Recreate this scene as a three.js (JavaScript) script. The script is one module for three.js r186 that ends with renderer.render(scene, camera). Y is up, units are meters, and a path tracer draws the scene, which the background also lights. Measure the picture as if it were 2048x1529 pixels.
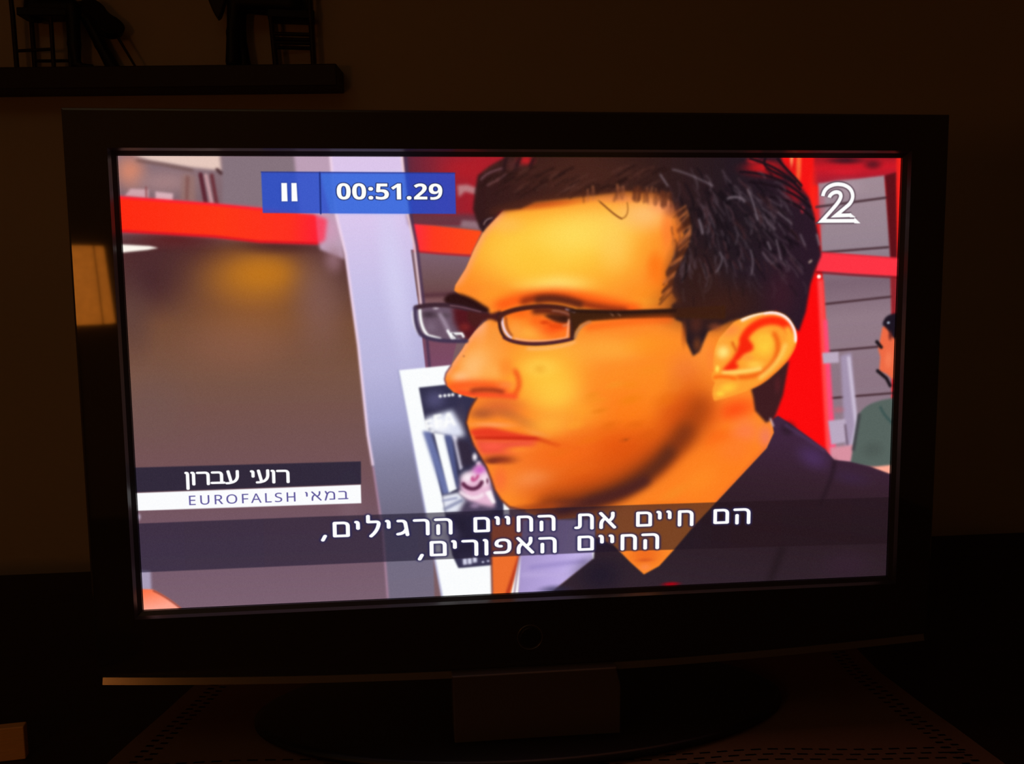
import * as THREE from 'three';
import { RoundedBoxGeometry } from 'three/addons/geometries/RoundedBoxGeometry.js';
import { MarchingCubes } from 'three/addons/objects/MarchingCubes.js';
import { mergeGeometries } from 'three/addons/utils/BufferGeometryUtils.js';
import { RectAreaLightUniformsLib } from 'three/addons/lights/RectAreaLightUniformsLib.js';

// ---------------------------------------------------------------- camera, exposure, light
const scene = new THREE.Scene();
scene.background = new THREE.Color(0x000000);
const renderer = new THREE.WebGLRenderer({ antialias: true });
renderer.toneMapping = THREE.LinearToneMapping;
renderer.toneMappingExposure = 1;
renderer.shadowMap.enabled = true;
RectAreaLightUniformsLib.init();

const TABLE = 0.5, SCREEN_Y = TABLE + 0.46, YAW = 0.1046;        // table height, height of the screen's centre, turn of the television
const camera = new THREE.PerspectiveCamera(2 * Math.atan(764.5 / 1850) * 180 / Math.PI, 2048 / 1529, 0.05, 30);
camera.position.set(-0.0201, SCREEN_Y + 0.1248, 1.1168);
camera.up.set(0.01062, 0.99357, -0.1127);
camera.lookAt(-0.0201, SCREEN_Y + 0.1248 - 0.1127, 1.1168 - 0.99363);
scene.add(camera);

const LAMP = { x: -0.915, y: 1.075, z: 1.757, color: new THREE.Color().setRGB(1, 0.75, 0.42), bulb: 0.02, up: 1.7, shade: 3.7 };
const SCREEN_LIGHT = 0.25;
const ROOM = { x0: -2.3, x1: 2.5, z0: -1, z1: 3.4, h: 2.6 };

// ---------------------------------------------------------------- helpers
let seed = 7;
const rnd = () => { seed = (seed * 1664525 + 1013904223) >>> 0; return seed / 4294967296; };
const used = {};
function numbered(n) { const k = used[n] = (used[n] ?? -1) + 1; return k ? `${n}_${String(k).padStart(3, '0')}` : n; }
function mesh(name, geo, mat, parent, x = 0, y = 0, z = 0) {
  const m = new THREE.Mesh(geo, mat);
  m.name = parent === scene ? numbered(name) : name;
  m.position.set(x, y, z); m.castShadow = m.receiveShadow = true;
  parent.add(m);
  return m;
}
function thing(name, label, category, [x, y, z], turn = 0) {
  const g = new THREE.Group(); g.name = numbered(name); g.position.set(x, y, z); g.rotation.y = turn;
  g.userData = { label, category }; scene.add(g);
  return g;
}
const std = (r, g, b, roughness = 0.7, extra = {}) => new THREE.MeshPhysicalMaterial({ color: new THREE.Color().setRGB(r, g, b), roughness, ...extra });
const box = (w, h, d, r = 0.004) => new RoundedBoxGeometry(w, h, d, 2, r);
const merge = (list) => mergeGeometries(list.map((g) => (g.index ? g.toNonIndexed() : g)));
const moved = (g, x, y, z, rx = 0, ry = 0, rz = 0) => g.applyMatrix4(new THREE.Matrix4().makeRotationFromEuler(new THREE.Euler(rx, ry, rz)).setPosition(x, y, z));
function bar(a, b, r0, r1 = r0, seg = 10) {                        // a round bar from a to b
  const A = new THREE.Vector3(...a), B = new THREE.Vector3(...b), g = new THREE.CylinderGeometry(r1, r0, A.distanceTo(B), seg);
  const q = new THREE.Quaternion().setFromUnitVectors(new THREE.Vector3(0, 1, 0), B.clone().sub(A).normalize());
  return g.applyMatrix4(new THREE.Matrix4().compose(A.clone().add(B).multiplyScalar(0.5), q, new THREE.Vector3(1, 1, 1)));
}
function texture(w, h, f, srgb, rx = 1, ry = 1) {                  // a repeating DataTexture from f(u, v) -> grey or [r, g, b]
  const d = new Uint8Array(w * h * 4);
  for (let j = 0; j < h; j++) for (let i = 0; i < w; i++) {
    const c = [].concat(f(i / w, j / h)), o = (j * w + i) * 4;
    for (let k = 0; k < 3; k++) d[o + k] = Math.max(0, Math.min(255, Math.round(255 * (c[k] ?? c[0]))));
    d[o + 3] = 255;
  }
  const t = new THREE.DataTexture(d, w, h);
  t.wrapS = t.wrapT = THREE.RepeatWrapping; t.magFilter = THREE.LinearFilter; t.repeat.set(rx, ry); t.needsUpdate = true;
  if (srgb) t.colorSpace = THREE.SRGBColorSpace;
  return t;
}
function noiseGrid(n) { const a = Float32Array.from({ length: n * n }, rnd); return (u, v) => {
  const x = (u - Math.floor(u)) * n, y = (v - Math.floor(v)) * n, i = Math.floor(x), j = Math.floor(y), fx = x - i, fy = y - j, s = fx * fx * (3 - 2 * fx), t = fy * fy * (3 - 2 * fy);
  const q = (p, r) => a[(r % n) * n + (p % n)];
  return (q(i, j) * (1 - s) + q(i + 1, j) * s) * (1 - t) + (q(i, j + 1) * (1 - s) + q(i + 1, j + 1) * s) * t; }; }
const n8 = noiseGrid(8), n32 = noiseGrid(32), n128 = noiseGrid(128);

// ---------------------------------------------------------------- materials
const plasterBump = texture(512, 512, (u, v) => 0.5 * n32(u, v) + 0.5 * n128(u, v), false, 2, 2);
const plasterTone = texture(256, 256, (u, v) => { const k = 0.94 + 0.06 * n8(u, v); return [0.80 * k, 0.74 * k, 0.62 * k]; }, true, 1, 1);
const M = {
  wall: new THREE.MeshPhysicalMaterial({ map: plasterTone, roughness: 0.95, bumpMap: plasterBump, bumpScale: 0.0012 }),
  ceiling: std(0.75, 0.72, 0.66, 0.95),
  floor: new THREE.MeshPhysicalMaterial({ color: new THREE.Color().setRGB(0.06, 0.035, 0.02), roughness: 0.6 }),
  bezel: std(0.03, 0.028, 0.028, 0.04, { ior: 1.8 }),
  lip: std(0.03, 0.03, 0.032, 0.25),
  shell: std(0.012, 0.012, 0.013, 0.55),
  trim: std(0.2, 0.19, 0.18, 0.2, { metalness: 0.6 }),
  neck: std(0.12, 0.105, 0.105, 0.4, { metalness: 0.3 }),
  base: std(0.008, 0.008, 0.009, 0.4),
  button: std(0.02, 0.02, 0.024, 0.15),
  table: new THREE.MeshPhysicalMaterial({ map: texture(512, 128, (u, v) => { const g = n32(u * 0.4, v * 5) * 0.6 + n128(u * 0.3, v * 4) * 0.4; return [0.11 + 0.05 * g, 0.075 + 0.035 * g, 0.05 + 0.02 * g]; }, true), roughness: 0.6 }),
  shelf: std(0.03, 0.014, 0.008, 0.55),
  bronze: std(0.016, 0.014, 0.012, 0.5, { metalness: 0.4 }),
  bronzeBrown: std(0.028, 0.014, 0.009, 0.5, { metalness: 0.3 }),
  box: new THREE.MeshPhysicalMaterial({ map: texture(256, 128, (u, v) => { const g = n32(u * 0.5, v * 3) * 0.7 + n128(u, v * 4) * 0.3; return [0.86 + 0.1 * g, 0.66 + 0.1 * g, 0.4 + 0.08 * g]; }, true), roughness: 0.6 }),
  lid: std(0.02, 0.012, 0.008, 0.5),
  iron: std(0.02, 0.018, 0.016, 0.5, { metalness: 0.6 }),
};

// ---------------------------------------------------------------- the room
function structure(name, geo, mat, x, y, z) { const m = mesh(name, geo, mat, scene, x, y, z); m.userData.kind = 'structure'; return m; }
{
  const { x0, x1, z0, z1, h } = ROOM, w = x1 - x0, d = z1 - z0, cx = (x0 + x1) / 2, cz = (z0 + z1) / 2, T = 0.12;
  structure('floor', new THREE.BoxGeometry(w + 2 * T, T, d + 2 * T), M.floor, cx, -T / 2, cz);
  structure('ceiling', new THREE.BoxGeometry(w + 2 * T, T, d + 2 * T), M.ceiling, cx, h + T / 2, cz);
  structure('wall_back', new THREE.BoxGeometry(w + 2 * T, h, T), M.wall, cx, h / 2, z0 - T / 2);
  structure('wall_front', new THREE.BoxGeometry(w + 2 * T, h, T), M.wall, cx, h / 2, z1 + T / 2);
  structure('wall_left', new THREE.BoxGeometry(T, h, d), M.wall, x0 - T / 2, h / 2, cz);
  structure('wall_right', new THREE.BoxGeometry(T, h, d), M.wall, x1 + T / 2, h / 2, cz);
  structure('baseboard_back', box(w, 0.07, 0.015, 0.003), M.shelf, cx, 0.035, z0 + 0.0075);
}

// ---------------------------------------------------------------- the picture on the screen (flat, as the screen shows it)
const SW = 2048, SH = 1168;
function paintScreen() {
  const cv = document.createElement('canvas'); cv.width = SW; cv.height = SH;
  let g = cv.getContext('2d');
  const K = 1.31;
  const path = (s) => new Path2D(s);
  // soft shapes are drawn on a small sheet of their own, blurred there and laid into the picture
  const sheet = (s, pad, blur, alpha, draw) => {
    const n = s.match(/-?[\d.]+/g).map(Number), xs = n.filter((_, i) => i % 2 === 0), ys = n.filter((_, i) => i % 2), p = pad + 3 * blur + 2;
    const x0 = Math.max(0, Math.floor(Math.min(...xs) - p)), y0 = Math.max(0, Math.floor(Math.min(...ys) - p)), x1 = Math.min(SW, Math.ceil(Math.max(...xs) + p)), y1 = Math.min(SH, Math.ceil(Math.max(...ys) + p));
    if (x1 <= x0 || y1 <= y0) return;
    const c = document.createElement('canvas'); c.width = x1 - x0; c.height = y1 - y0;
    const h = c.getContext('2d'); h.filter = `blur(${blur}px)`; h.translate(-x0, -y0); draw(h);
    g.save(); g.globalAlpha = alpha; g.drawImage(c, x0, y0); g.restore();
  };
  const fill = (s, color, blur = 0, alpha = 1) => {
    if (blur) return sheet(s, 0, blur * K, alpha, (h) => { h.fillStyle = color; h.fill(path(s)); });
    g.save(); g.globalAlpha = alpha; g.fillStyle = color; g.fill(path(s)); g.restore();
  };
  const stroke = (s, color, w, blur = 0, alpha = 1, cap = 'round') => sheet(s, w * K * 2, Math.max(blur * K, 0.01), alpha, (h) => { h.strokeStyle = color; h.lineWidth = w * K; h.lineCap = cap; h.lineJoin = cap === 'round' ? 'round' : 'miter'; h.stroke(path(s)); });
  const clip = (s, f) => { g.save(); g.clip(path(s)); f(); g.restore(); };
  const xy = (s) => s.split(',').map(Number);
  const blob = (c, rx, ry, color, alpha = 1, rot = 0, hard = 0) => {       // a soft ellipse
    const [x, y] = xy(c); g.save(); g.translate(x, y); g.rotate(rot); g.scale(rx * K, ry * K); g.globalAlpha = alpha;
    const gr = g.createRadialGradient(0, 0, hard, 0, 0, 1), t = new THREE.Color(color), rgb = `${Math.round(parseInt(color.slice(1, 3), 16))},${parseInt(color.slice(3, 5), 16)},${parseInt(color.slice(5, 7), 16)}`;
    for (let i = 0; i <= 8; i++) { const k = i / 8, a = 0.5 + 0.5 * Math.cos(Math.PI * k); gr.addColorStop(k, `rgba(${rgb},${a})`); }
    g.fillStyle = gr; g.beginPath(); g.arc(0, 0, 1, 0, 7); g.fill(); g.restore();
  };
  const grad = (a, b, stops) => { const [x0, y0] = xy(a), [x1, y1] = xy(b), gr = g.createLinearGradient(x0, y0, x1, y1); stops.forEach(([k, c]) => gr.addColorStop(k, c)); return gr; };
  // --- studio behind: grey panel, column, shelves
  fill('M-7,-16 L2074,-23 L2127,1304 L-75,1192 Z', '#7a5c62');
  fill('M-7,-16 L570,-18 L653,1229 L-75,1192 Z', grad('283,-1', '272,1175', [[0, '#8a7078'], [0.14, '#7a6068'], [0.2, '#4e2a2c'], [0.27, '#5a3832'], [0.36, '#744b36'], [0.47, '#775344'], [0.6, '#735250'], [0.7, '#735258'], [0.85, '#735768'], [1, '#7a6070']]));
  fill('M253,-1 L434,-1 L439,145 L247,132 Z', '#85727c', 3);
  blob('28,39', 45, 50, '#d8876a', 0.9); blob('109,64', 90, 35, '#a88384', 0.8);
  fill('M34,-4 L247,-4 L249,35 L172,27 L76,11 Z', '#e6c8bd', 3);
  stroke('M46,11 L112,21 L178,35', '#6b4a44', 4, 3);
  fill('M26,80 L70,82 L68,104 L11,98 Z', '#cfa4ac', 2); fill('M86,87 L129,92 L126,112 L85,107 Z', '#d8b0b8', 2);
  stroke('M64,76 L63,107', '#8a4a4c', 3, 1.5);
  fill('M154,43 L183,47 L183,113 L146,109 Z', '#94706c', 4); stroke('M166,51 L161,109', '#7a4a48', 4, 2.5);
  stroke('M198,45 L207,113', '#5a2430', 8, 1.8); stroke('M211,47 L222,114', '#c99aa0', 6, 2); stroke('M225,47 L234,117', '#6a3038', 7, 2.2); stroke('M239,33 L248,42', '#4a2c30', 6, 2);
  // warm spot of light on the panel
  blob('60,306', 110, 90, '#47262b', 0.8); blob('12,407', 60, 120, '#5c3f3c', 0.7);
  blob('319,328', 190, 150, '#a5632a', 0.75); blob('327,299', 140, 78, '#b8701e', 0.9); blob('346,290', 90, 45, '#c4761a', 0.6);
  blob('275,475', 180, 90, '#93604a', 0.5); blob('482,362', 80, 160, '#86605c', 0.6); blob('43,638', 120, 120, '#6e5350', 0.5);
  blob('386,221', 130, 26, '#4a2424', 0.8); blob('127,206', 130, 30, '#5a2022', 0.9);
  fill('M430,-5 L522,-5 L549,260 L487,234 L474,145 L439,145 Z', '#bd9fb6', 3);
  blob('507,183', 40, 45, '#cf9ab8', 0.9); blob('521,260', 30, 40, '#9d7480', 0.7);
  // column
  fill('M520,-11 L701,-12 L712,146 L727,223 L742,379 L757,550 L762,1235 L637,1228 L626,985 L605,800 L594,719 L576,481 L551,247 L530,145 Z', grad('614,-2', '695,1175', [[0, '#dcc6ea'], [0.12, '#dcc8ee'], [0.3, '#c6bfe6'], [0.47, '#b9b5dc'], [0.58, '#a3a2cb'], [0.68, '#83819f'], [0.8, '#6f6a82'], [1, '#756b80']]), 1);
  blob('676,313', 40, 220, '#d6d2f4', 0.7, -0.12);
  stroke('M521,-2 L531,145 L552,247 L577,481 L595,719 L606,800', '#f0d4ea', 5, 1.6); stroke('M607,807 L628,985 L636,1165', '#a98098', 4, 1.5);
  blob('543,893', 40, 110, '#7d5f6c', 0.6);
  // red shelf edge on the left
  fill('M-13,98 L83,106 L217,117 L345,129 L482,147 L508,158 L500,211 L483,220 L336,213 L225,201 L103,191 L-18,186 Z', '#ff3a58', 3.5, 0.85);
  fill('M-13,100 L83,107 L217,118 L345,131 L479,148 L482,218 L336,213 L225,199 L103,190 L-18,184 Z', grad('-4,144', '488,183', [[0, '#ff2a12'], [0.5, '#ff3616'], [0.85, '#ff3020'], [1, '#ff2036']]), 2);
  stroke('M-2,102 L217,119 L345,132', '#ff1c30', 4, 1.5); stroke('M-6,184 L225,199 L336,213 L479,218', '#e0101c', 4, 1.8);
  fill('M-15,217 L19,219 L65,222 L86,227 L59,232 L18,236 L-17,240 Z', '#fff8ee', 1.5);
  // between column and man
  fill('M701,-18 L968,-19 L965,173 L716,172 Z', grad('698,83', '901,83', [[0, '#4a2a40'], [0.15, '#6a2638'], [0.5, '#8e2230'], [1, '#a81c28']]));
  blob('863,32', 70, 36, '#b01c26', 0.8); fill('M712,144 L953,147 L952,179 L718,174 Z', '#6a3440', 4); fill('M853,161 L906,165 L900,185 L848,179 Z', '#93707a', 3);
  fill('M842,72 L868,70 L883,75 L899,80 L901,98 L881,93 L862,88 L846,103 Z', '#b87a7e', 3);
  fill('M719,236 L899,244 L857,393 L815,551 L751,550 L737,392 Z', grad('794,249', '788,544', [[0, '#7d606e'], [0.25, '#705052'], [0.36, '#6a4448'], [0.44, '#8a6066'], [0.6, '#7a4a58'], [1, '#7c4a66']]));
  stroke('M748,355 L838,351', '#55303a', 6, 3);
  fill('M726,170 L783,175 L906,189 L875,251 L794,245 L728,240 Z', grad('725,204', '899,218', [[0, '#ff2c40'], [0.3, '#ff3a20'], [1, '#ff4a18']]), 1.5); stroke('M728,240 L794,247 L875,253', '#c01420', 3, 1.5);
  stroke('M702,-2 L714,146 L729,223 L743,381', '#f2d3dc', 5, 1.4); stroke('M711,-2 L721,146 L735,226 L750,381 L762,553', '#4a3350', 5, 1.6);
  // framed poster on a stand
  fill('M679,550 L828,538 L948,547 L981,1189 L782,1179 L742,933 Z', '#fbfdff', 1);
  stroke('M679,550 L742,933 L782,1168', '#9d9cc6', 3, 1.5);
  fill('M732,597 L814,590 L947,587 L955,1086 L828,1092 L812,1055 L786,885 L748,697 Z', '#33304c', 1.2);
  blob('774,630', 34, 30, '#55527a', 0.8); blob('841,699', 20, 60, '#4a4258', 0.8);
  fill('M746,678 L819,658 L841,699 L852,729 L818,736 L756,713 Z', '#dfe2f4', 5); blob('785,698', 36, 26, '#ffffff', 0.8);
  g.save(); { const [x, y] = xy('769,708'); g.translate(x, y); g.rotate(-0.12); g.filter = 'blur(2.5px)'; g.font = 'bold 50px sans-serif'; g.lineWidth = 7; g.strokeStyle = '#ffffff'; g.fillStyle = '#fff'; g.fillText('FA', 0, 0); g.fillText('E', -26, 10); } g.restore();
  for (const c of ['788,621', '800,620', '811,619', '821,618', '840,621']) blob(c, 6, 6, '#ffffff', 1);
  fill('M739,713 L761,716 L811,882 L790,888 Z', '#6a74a8', 3); fill('M769,719 L798,725 L828,873 L806,883 Z', '#fbfdff', 1.5); fill('M796,725 L817,728 L833,869 L828,873 Z', '#525a8c', 3);
  fill('M818,726 L830,731 L845,815 L837,823 Z', '#e6e2f4', 2); fill('M827,739 L865,747 L877,809 L843,815 Z', '#32283c', 4);
  fill('M787,891 L830,883 L855,910 L841,937 L794,938 Z', '#e8eaf6', 3); stroke('M790,904 L827,898', '#8f94b8', 4, 2); stroke('M794,927 L842,904', '#6d7298', 5, 3); fill('M849,904 L923,913 L922,948 L828,944 Z', '#4c405a', 5);
  blob('877,788', 9, 14, '#f6eef6', 1); blob('887,806', 9, 10, '#d8c0d4', 1);
  fill('M839,842 L870,822 L891,803 L915,831 L923,886 L930,928 L889,919 L855,904 L836,876 Z', '#e8b8d4', 4); blob('890,823', 22, 16, '#d060c4', 0.9); blob('856,842', 22, 20, '#fbeef6', 0.9); blob('903,851', 16, 24, '#fbe4f0', 0.9);
  stroke('M845,860 C856,877 883,883 895,857', '#5c2444', 8, 2); stroke('M838,883 C862,904 882,902 896,892', '#f8e2ee', 8, 2.5); stroke('M871,843 C863,852 876,858 885,839', '#c04c84', 5, 2); fill('M903,885 L919,879 L932,915 L923,918 Z', '#fdf4f8', 2); blob('910,854', 5, 10, '#6a3450', 0.8); blob('875,921', 16, 10, '#b090b4', 0.7);
  blob('813,999', 30, 30, '#8880b0', 0.6); blob('841,973', 14, 30, '#2c2840', 0.9); blob('860,1022', 22, 24, '#2c2840', 0.8); fill('M830,1053 L921,1045 L922,1082 L835,1089 Z', '#3a3654', 3); for (const c of ['846,1076', '859,1075', '873,1071']) fill(c.replace(/^(.*),(.*)$/, (m, x, y) => `M${+x - 6},${+y - 9} L${+x + 5},${+y - 10} L${+x + 6},${+y + 7} L${+x - 5},${+y + 8} Z`), '#d8d8ee', 1.5); blob('895,1078', 5, 4, '#c8c8e0', 1); blob('909,1076', 5, 4, '#c8c8e0', 1);
  // hand strip, lavender shirt
  fill('M916,962 L1025,952 L996,1063 L968,1188 L919,1186 Z', '#ee6e2c', 1.5); stroke('M917,962 L919,1179', '#5c3238', 3, 1.5); stroke('M996,1065 L957,1181', '#a82818', 6, 3);
  fill('M999,1049 L1007,1049 L990,1182 L969,1181 Z', '#ffffff', 1.5);
  fill('M1004,965 L1218,973 L1204,1079 L1092,1163 L1050,1192 L990,1189 Z', grad('1003,1077', '1190,1128', [[0, '#a795cc'], [0.5, '#b9a6e0'], [1, '#cdbef0']]), 1.5);
  stroke('M1024,1099 L1176,1087', '#9584c4', 6, 4); stroke('M1003,1119 L1120,1125', '#bcaade', 6, 4); stroke('M996,1063 L979,1175', '#8a6a84', 3, 1.5); stroke('M1200,1066 L1201,1083', '#ffffff', 5, 1);
  // --- right background
  fill('M1708,-22 L2074,-23 L2108,834 L1698,821 Z', '#f51414');
  fill('M1803,-22 L2074,-23 L2077,57 L1801,73 Z', grad('1806,4', '1808,63', [[0, '#a01824'], [0.4, '#d01826'], [1, '#a41c30']]), 3); blob('1891,6', 60, 12, '#3c1420', 0.9); blob('1969,17', 30, 16, '#4c1420', 0.8); blob('1891,37', 50, 10, '#d81c2c', 0.7);
  blob('1760,17', 10, 70, '#ff7a3a', 0.9); blob('1802,110', 16, 90, '#ff2418', 0.8);
  fill('M1816,67 L2003,46 L2033,273 L2053,847 L1876,841 L1836,325 Z', grad('1906,57', '1959,801', [[0, '#a08a94'], [0.25, '#95838f'], [0.37, '#7c6472'], [0.5, '#917a86'], [0.75, '#8c7482'], [1, '#907c8a']]), 2);
  blob('1893,77', 60, 26, '#b49ca8', 0.5); blob('1824,137', 16, 70, '#c44c5c', 0.55);
  for (const s of ['M1812,130 L2012,105', 'M1827,252 L2021,239', 'M1845,392 L2038,374', 'M1852,522 L2005,512', 'M1861,653 L2046,643']) { stroke(s, '#4a3038', 4.5, 1.3); }
  fill('M2004,46 L2037,37 L2051,273 L2028,273 Z', '#5c1018', 2); fill('M2030,321 L2052,321 L2049,438 L2039,438 Z', '#90242c', 2); fill('M2034,-23 L2067,-23 L2071,266 L2048,270 Z', '#f0221c', 2);
  fill('M1821,252 L1913,258 L2057,270 L2056,320 L1914,310 L1817,302 Z', '#ff3444', 1.2); stroke('M1817,305 L1914,313 L2056,322', '#7a1420', 4, 1.6); stroke('M1827,252 L2054,270', '#e02838', 3, 1.4);
  fill('M1798,320 L1835,323 L1852,518 L1884,841 L1699,835 L1723,654 Z', '#fc0a0c', 1.5); fill('M1821,325 L1838,325 L1858,545 L1887,827 L1860,812 L1838,545 Z', '#ff4848', 3); fill('M1841,435 L1852,435 L1890,827 L1872,820 Z', '#ff4a78', 3);
  blob('1825,317', 6, 6, '#fff4e8', 1, 0, 0.4);
  fill('M1840,526 L1887,524 L1890,554 L1844,556 Z', '#bcaac0', 2); fill('M1893,535 L1924,527 L1949,744 L1942,815 L1916,807 Z', '#a492ae', 3); stroke('M1917,541 L1945,730 L1933,807', '#cfc2d8', 7, 2.5); fill('M1863,716 L1913,712 L1918,777 L1874,784 Z', '#baa8c0', 2); stroke('M1913,729 L1921,786', '#6a5468', 4, 2); blob('1890,686', 22, 12, '#c46474', 0.6); fill('M1871,791 L1944,786 L1939,836 L1873,834 Z', '#d890a0', 3);
  // passer-by at the picture's right edge
  fill('M1950,708 C1958,676 1999,660 2072,655 L2080,855 L1931,843 Z', '#56635e', 2); stroke('M1953,701 L1939,800', '#3c3a40', 6, 2.5); stroke('M2014,682 C2030,711 2042,718 2053,732', '#38504e', 5, 2); blob('1996,802', 40, 30, '#4a5450', 0.7);
  fill('M2012,458 L2049,438 L2058,612 L2028,588 L2007,579 L2009,541 L2002,520 Z', '#ee6a44', 2); blob('2033,549', 14, 30, '#f87e54', 0.8);
  fill('M2012,451 C2016,426 2031,421 2063,419 L2066,508 L2039,482 L2027,465 Z', '#1c1420', 2); blob('2029,446', 6, 5, '#a8b4c8', 1); blob('2036,482', 8, 16, '#5a2020', 0.8); stroke('M1997,498 L2011,514 M2002,579 L2029,601 L2041,622', '#1a1218', 7, 1.5);
  fill('M1973,853 L2079,845 L2080,879 L2028,872 Z', '#ffab94', 2);
  // --- the man: jacket
  fill('M1703,706 L1718,698 L1754,721 L1812,763 L1857,798 L1884,827 L1931,834 L1991,850 L2081,885 L2097,1302 L995,1246 L1095,1163 L1201,1081 L1207,973 L1274,961 L1528,929 Z', grad('1725,738', '1648,1192', [[0, '#40253f'], [0.3, '#35202c'], [0.6, '#2c1c24'], [1, '#30222c']]), 1.2);
  blob('1821,818', 60, 36, '#4a2e5a', 0.9, 0.5); blob('1933,879', 70, 26, '#3a2440', 0.7, 0.25); blob('1747,735', 26, 24, '#2a1824', 0.8); stroke('M1884,830 C1885,870 1860,919 1847,954', '#24151e', 6, 4); stroke('M1739,724 L1857,801', '#503458', 5, 3);
  blob('1218,1129', 80, 60, '#201828', 0.9); blob('1926,1132', 90, 50, '#33202e', 0.8); stroke('M1740,1073 L1706,1166', '#22161c', 12, 7); blob('1419,1164', 30, 7, '#b00010', 0.95); blob('1092,1166', 50, 16, '#2c2a48', 0.7);
  // --- face and neck
  const SKIN = 'M958,139 L910,189 L886,232 L861,286 L833,329 L830,343 L852,362 L899,389 L916,421 L907,427 L880,452 L862,475 L849,497 L832,520 L819,539 L804,560 L800,576 L803,591 L823,611 L853,622 L882,630 C869,649 861,665 859,678 L855,693 L862,717 L873,753 L892,786 L908,815 L918,847 L929,879 L945,907 L966,928 L1011,943 L1080,968 L1204,962 L1207,1022 L1255,1045 L1303,1096 L1342,1133 L1385,1111 L1426,1067 L1482,1002 L1545,936 L1617,861 L1687,788 L1707,745 L1700,709 L1673,638 L1605,431 L1492,322 L1461,57 L1205,44 L1032,70 Z';
  fill(SKIN, '#ff8a28', 1);
  clip(SKIN, () => {
    // forehead
    blob('1124,252', 300, 170, '#ffae30', 1); blob('1097,232', 240, 120, '#ffc93e', 1); blob('1031,238', 170, 90, '#ffcd44', 0.8); blob('1245,174', 130, 70, '#ffd05a', 0.8); blob('1151,200', 120, 65, '#ffdb5c', 0.85); blob('1340,148', 90, 50, '#ffc070', 0.9); blob('1097,331', 110, 32, '#ffe070', 0.9); blob('965,173', 60, 30, '#ffbe55', 0.7); blob('1031,277', 80, 60, '#ffc336', 0.6); blob('1259,240', 60, 70, '#ffd060', 0.6);
    stroke('M958,139 L910,189 L886,232 L861,286 L833,329', '#ffa27a', 12, 6, 0.9); blob('858,347', 45, 25, '#ff8a28', 0.9); blob('950,355', 60, 22, '#ff9a28', 0.8);
    blob('1382,320', 50, 80, '#ff7a18', 0.9); blob('1341,360', 70, 40, '#ff9020', 0.8); blob('1401,188', 22, 80, '#ff7c30', 0.7); blob('1368,280', 26, 40, '#ff7414', 0.7); blob('1286,379', 110, 16, '#ffa028', 0.7);
    blob('1394,122', 50, 30, '#ff9a66', 0.8); blob('1071,121', 140, 14, '#e2601c', 0.9, -0.1); blob('1272,106', 90, 16, '#ef8a48', 0.8);
    // brow, eye
    stroke('M950,384 C990,369 1030,359 1097,357 C1151,360 1218,380 1314,400', '#ff5a14', 24, 8); stroke('M1011,374 C1043,362 1097,360 1137,371 C1177,385 1218,393 1286,402', '#8c2c12', 13, 5); stroke('M1050,370 C1083,362 1124,371 1164,384', '#5a2416', 13, 4);
    // cheek and nose
    blob('1123,504', 200, 60, '#ffa236', 0.9); blob('1069,570', 130, 90, '#ffbf38', 1); blob('1095,625', 90, 70, '#ffcc44', 0.8); blob('1055,550', 60, 30, '#ffd050', 0.7); blob('1259,506', 110, 40, '#ffae3c', 0.6); blob('1177,681', 80, 50, '#ffb030', 0.6); blob('1055,554', 22, 16, '#f2a62c', 0.55); blob('1355,495', 80, 40, '#ff9a20', 0.6);
    blob('901,526', 70, 90, '#ffa84c', 1, 0.4); blob('874,546', 45, 60, '#ffbd72', 0.9, 0.4); blob('902,447', 22, 50, '#ffa860', 0.8, 0.3); blob('935,461', 24, 40, '#f89a3e', 0.7); blob('928,560', 40, 30, '#ffb255', 0.7); blob('841,572', 30, 20, '#ffc488', 0.8); blob('964,548', 26, 30, '#ff8a2c', 0.8);
    stroke('M904,431 L862,478 L831,522 L807,560', '#ffae90', 8, 5, 0.9);
    stroke('M814,599 C854,589 914,593 960,605', '#ff5c20', 18, 6); stroke('M834,613 C873,619 947,621 987,627', '#ff4a24', 12, 4); stroke('M872,609 C894,604 934,607 954,613', '#96301a', 8, 3.5); stroke('M988,558 C1001,577 1003,602 987,619', '#f4501a', 9, 4); blob('963,595', 28, 14, '#ff8a40', 0.7);
    blob('1191,805', 260, 120, '#f0661a', 0.75); blob('1343,727', 150, 110, '#ee6612', 0.6); blob('1026,814', 130, 70, '#f4702a', 0.5); blob('1411,536', 90, 90, '#ff8a22', 0.5); blob('1273,588', 120, 60, '#ff9422', 0.4);
    // upper lip, moustache shadow
    blob('940,655', 80, 32, '#e0682e', 0.95); blob('899,671', 44, 20, '#b2582c', 0.85); blob('966,673', 50, 18, '#c8682e', 0.7, 0.25); blob('1013,697', 50, 18, '#d8782f', 0.7, 0.35); blob('926,702', 70, 10, '#ff9c58', 0.9, 0.05); blob('1081,706', 70, 40, '#ffb63c', 0.7); blob('1047,729', 40, 10, '#f89a44', 0.7, 0.3);
    fill('M862,716 C879,708 912,705 939,713 C986,725 1027,734 1061,746 C1026,751 945,743 876,735 Z', '#ea3c22', 3.5); fill('M873,735 C932,745 999,744 1047,743 C1054,767 985,788 911,785 L891,782 Z', '#f0523a', 6); blob('999,772', 50, 14, '#ff8a2c', 0.9); blob('925,760', 36, 12, '#ff5c44', 0.8);
    stroke('M881,736 C932,738 986,739 1040,742 C1061,746 1081,758 1105,764', '#c4200f', 5, 2.4); stroke('M1054,746 C1081,758 1122,767 1163,777', '#e8601c', 8, 5); blob('945,797', 55, 16, '#94341c', 0.95, 0.05); blob('924,800', 28, 10, '#7a2a1c', 0.8);
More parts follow.
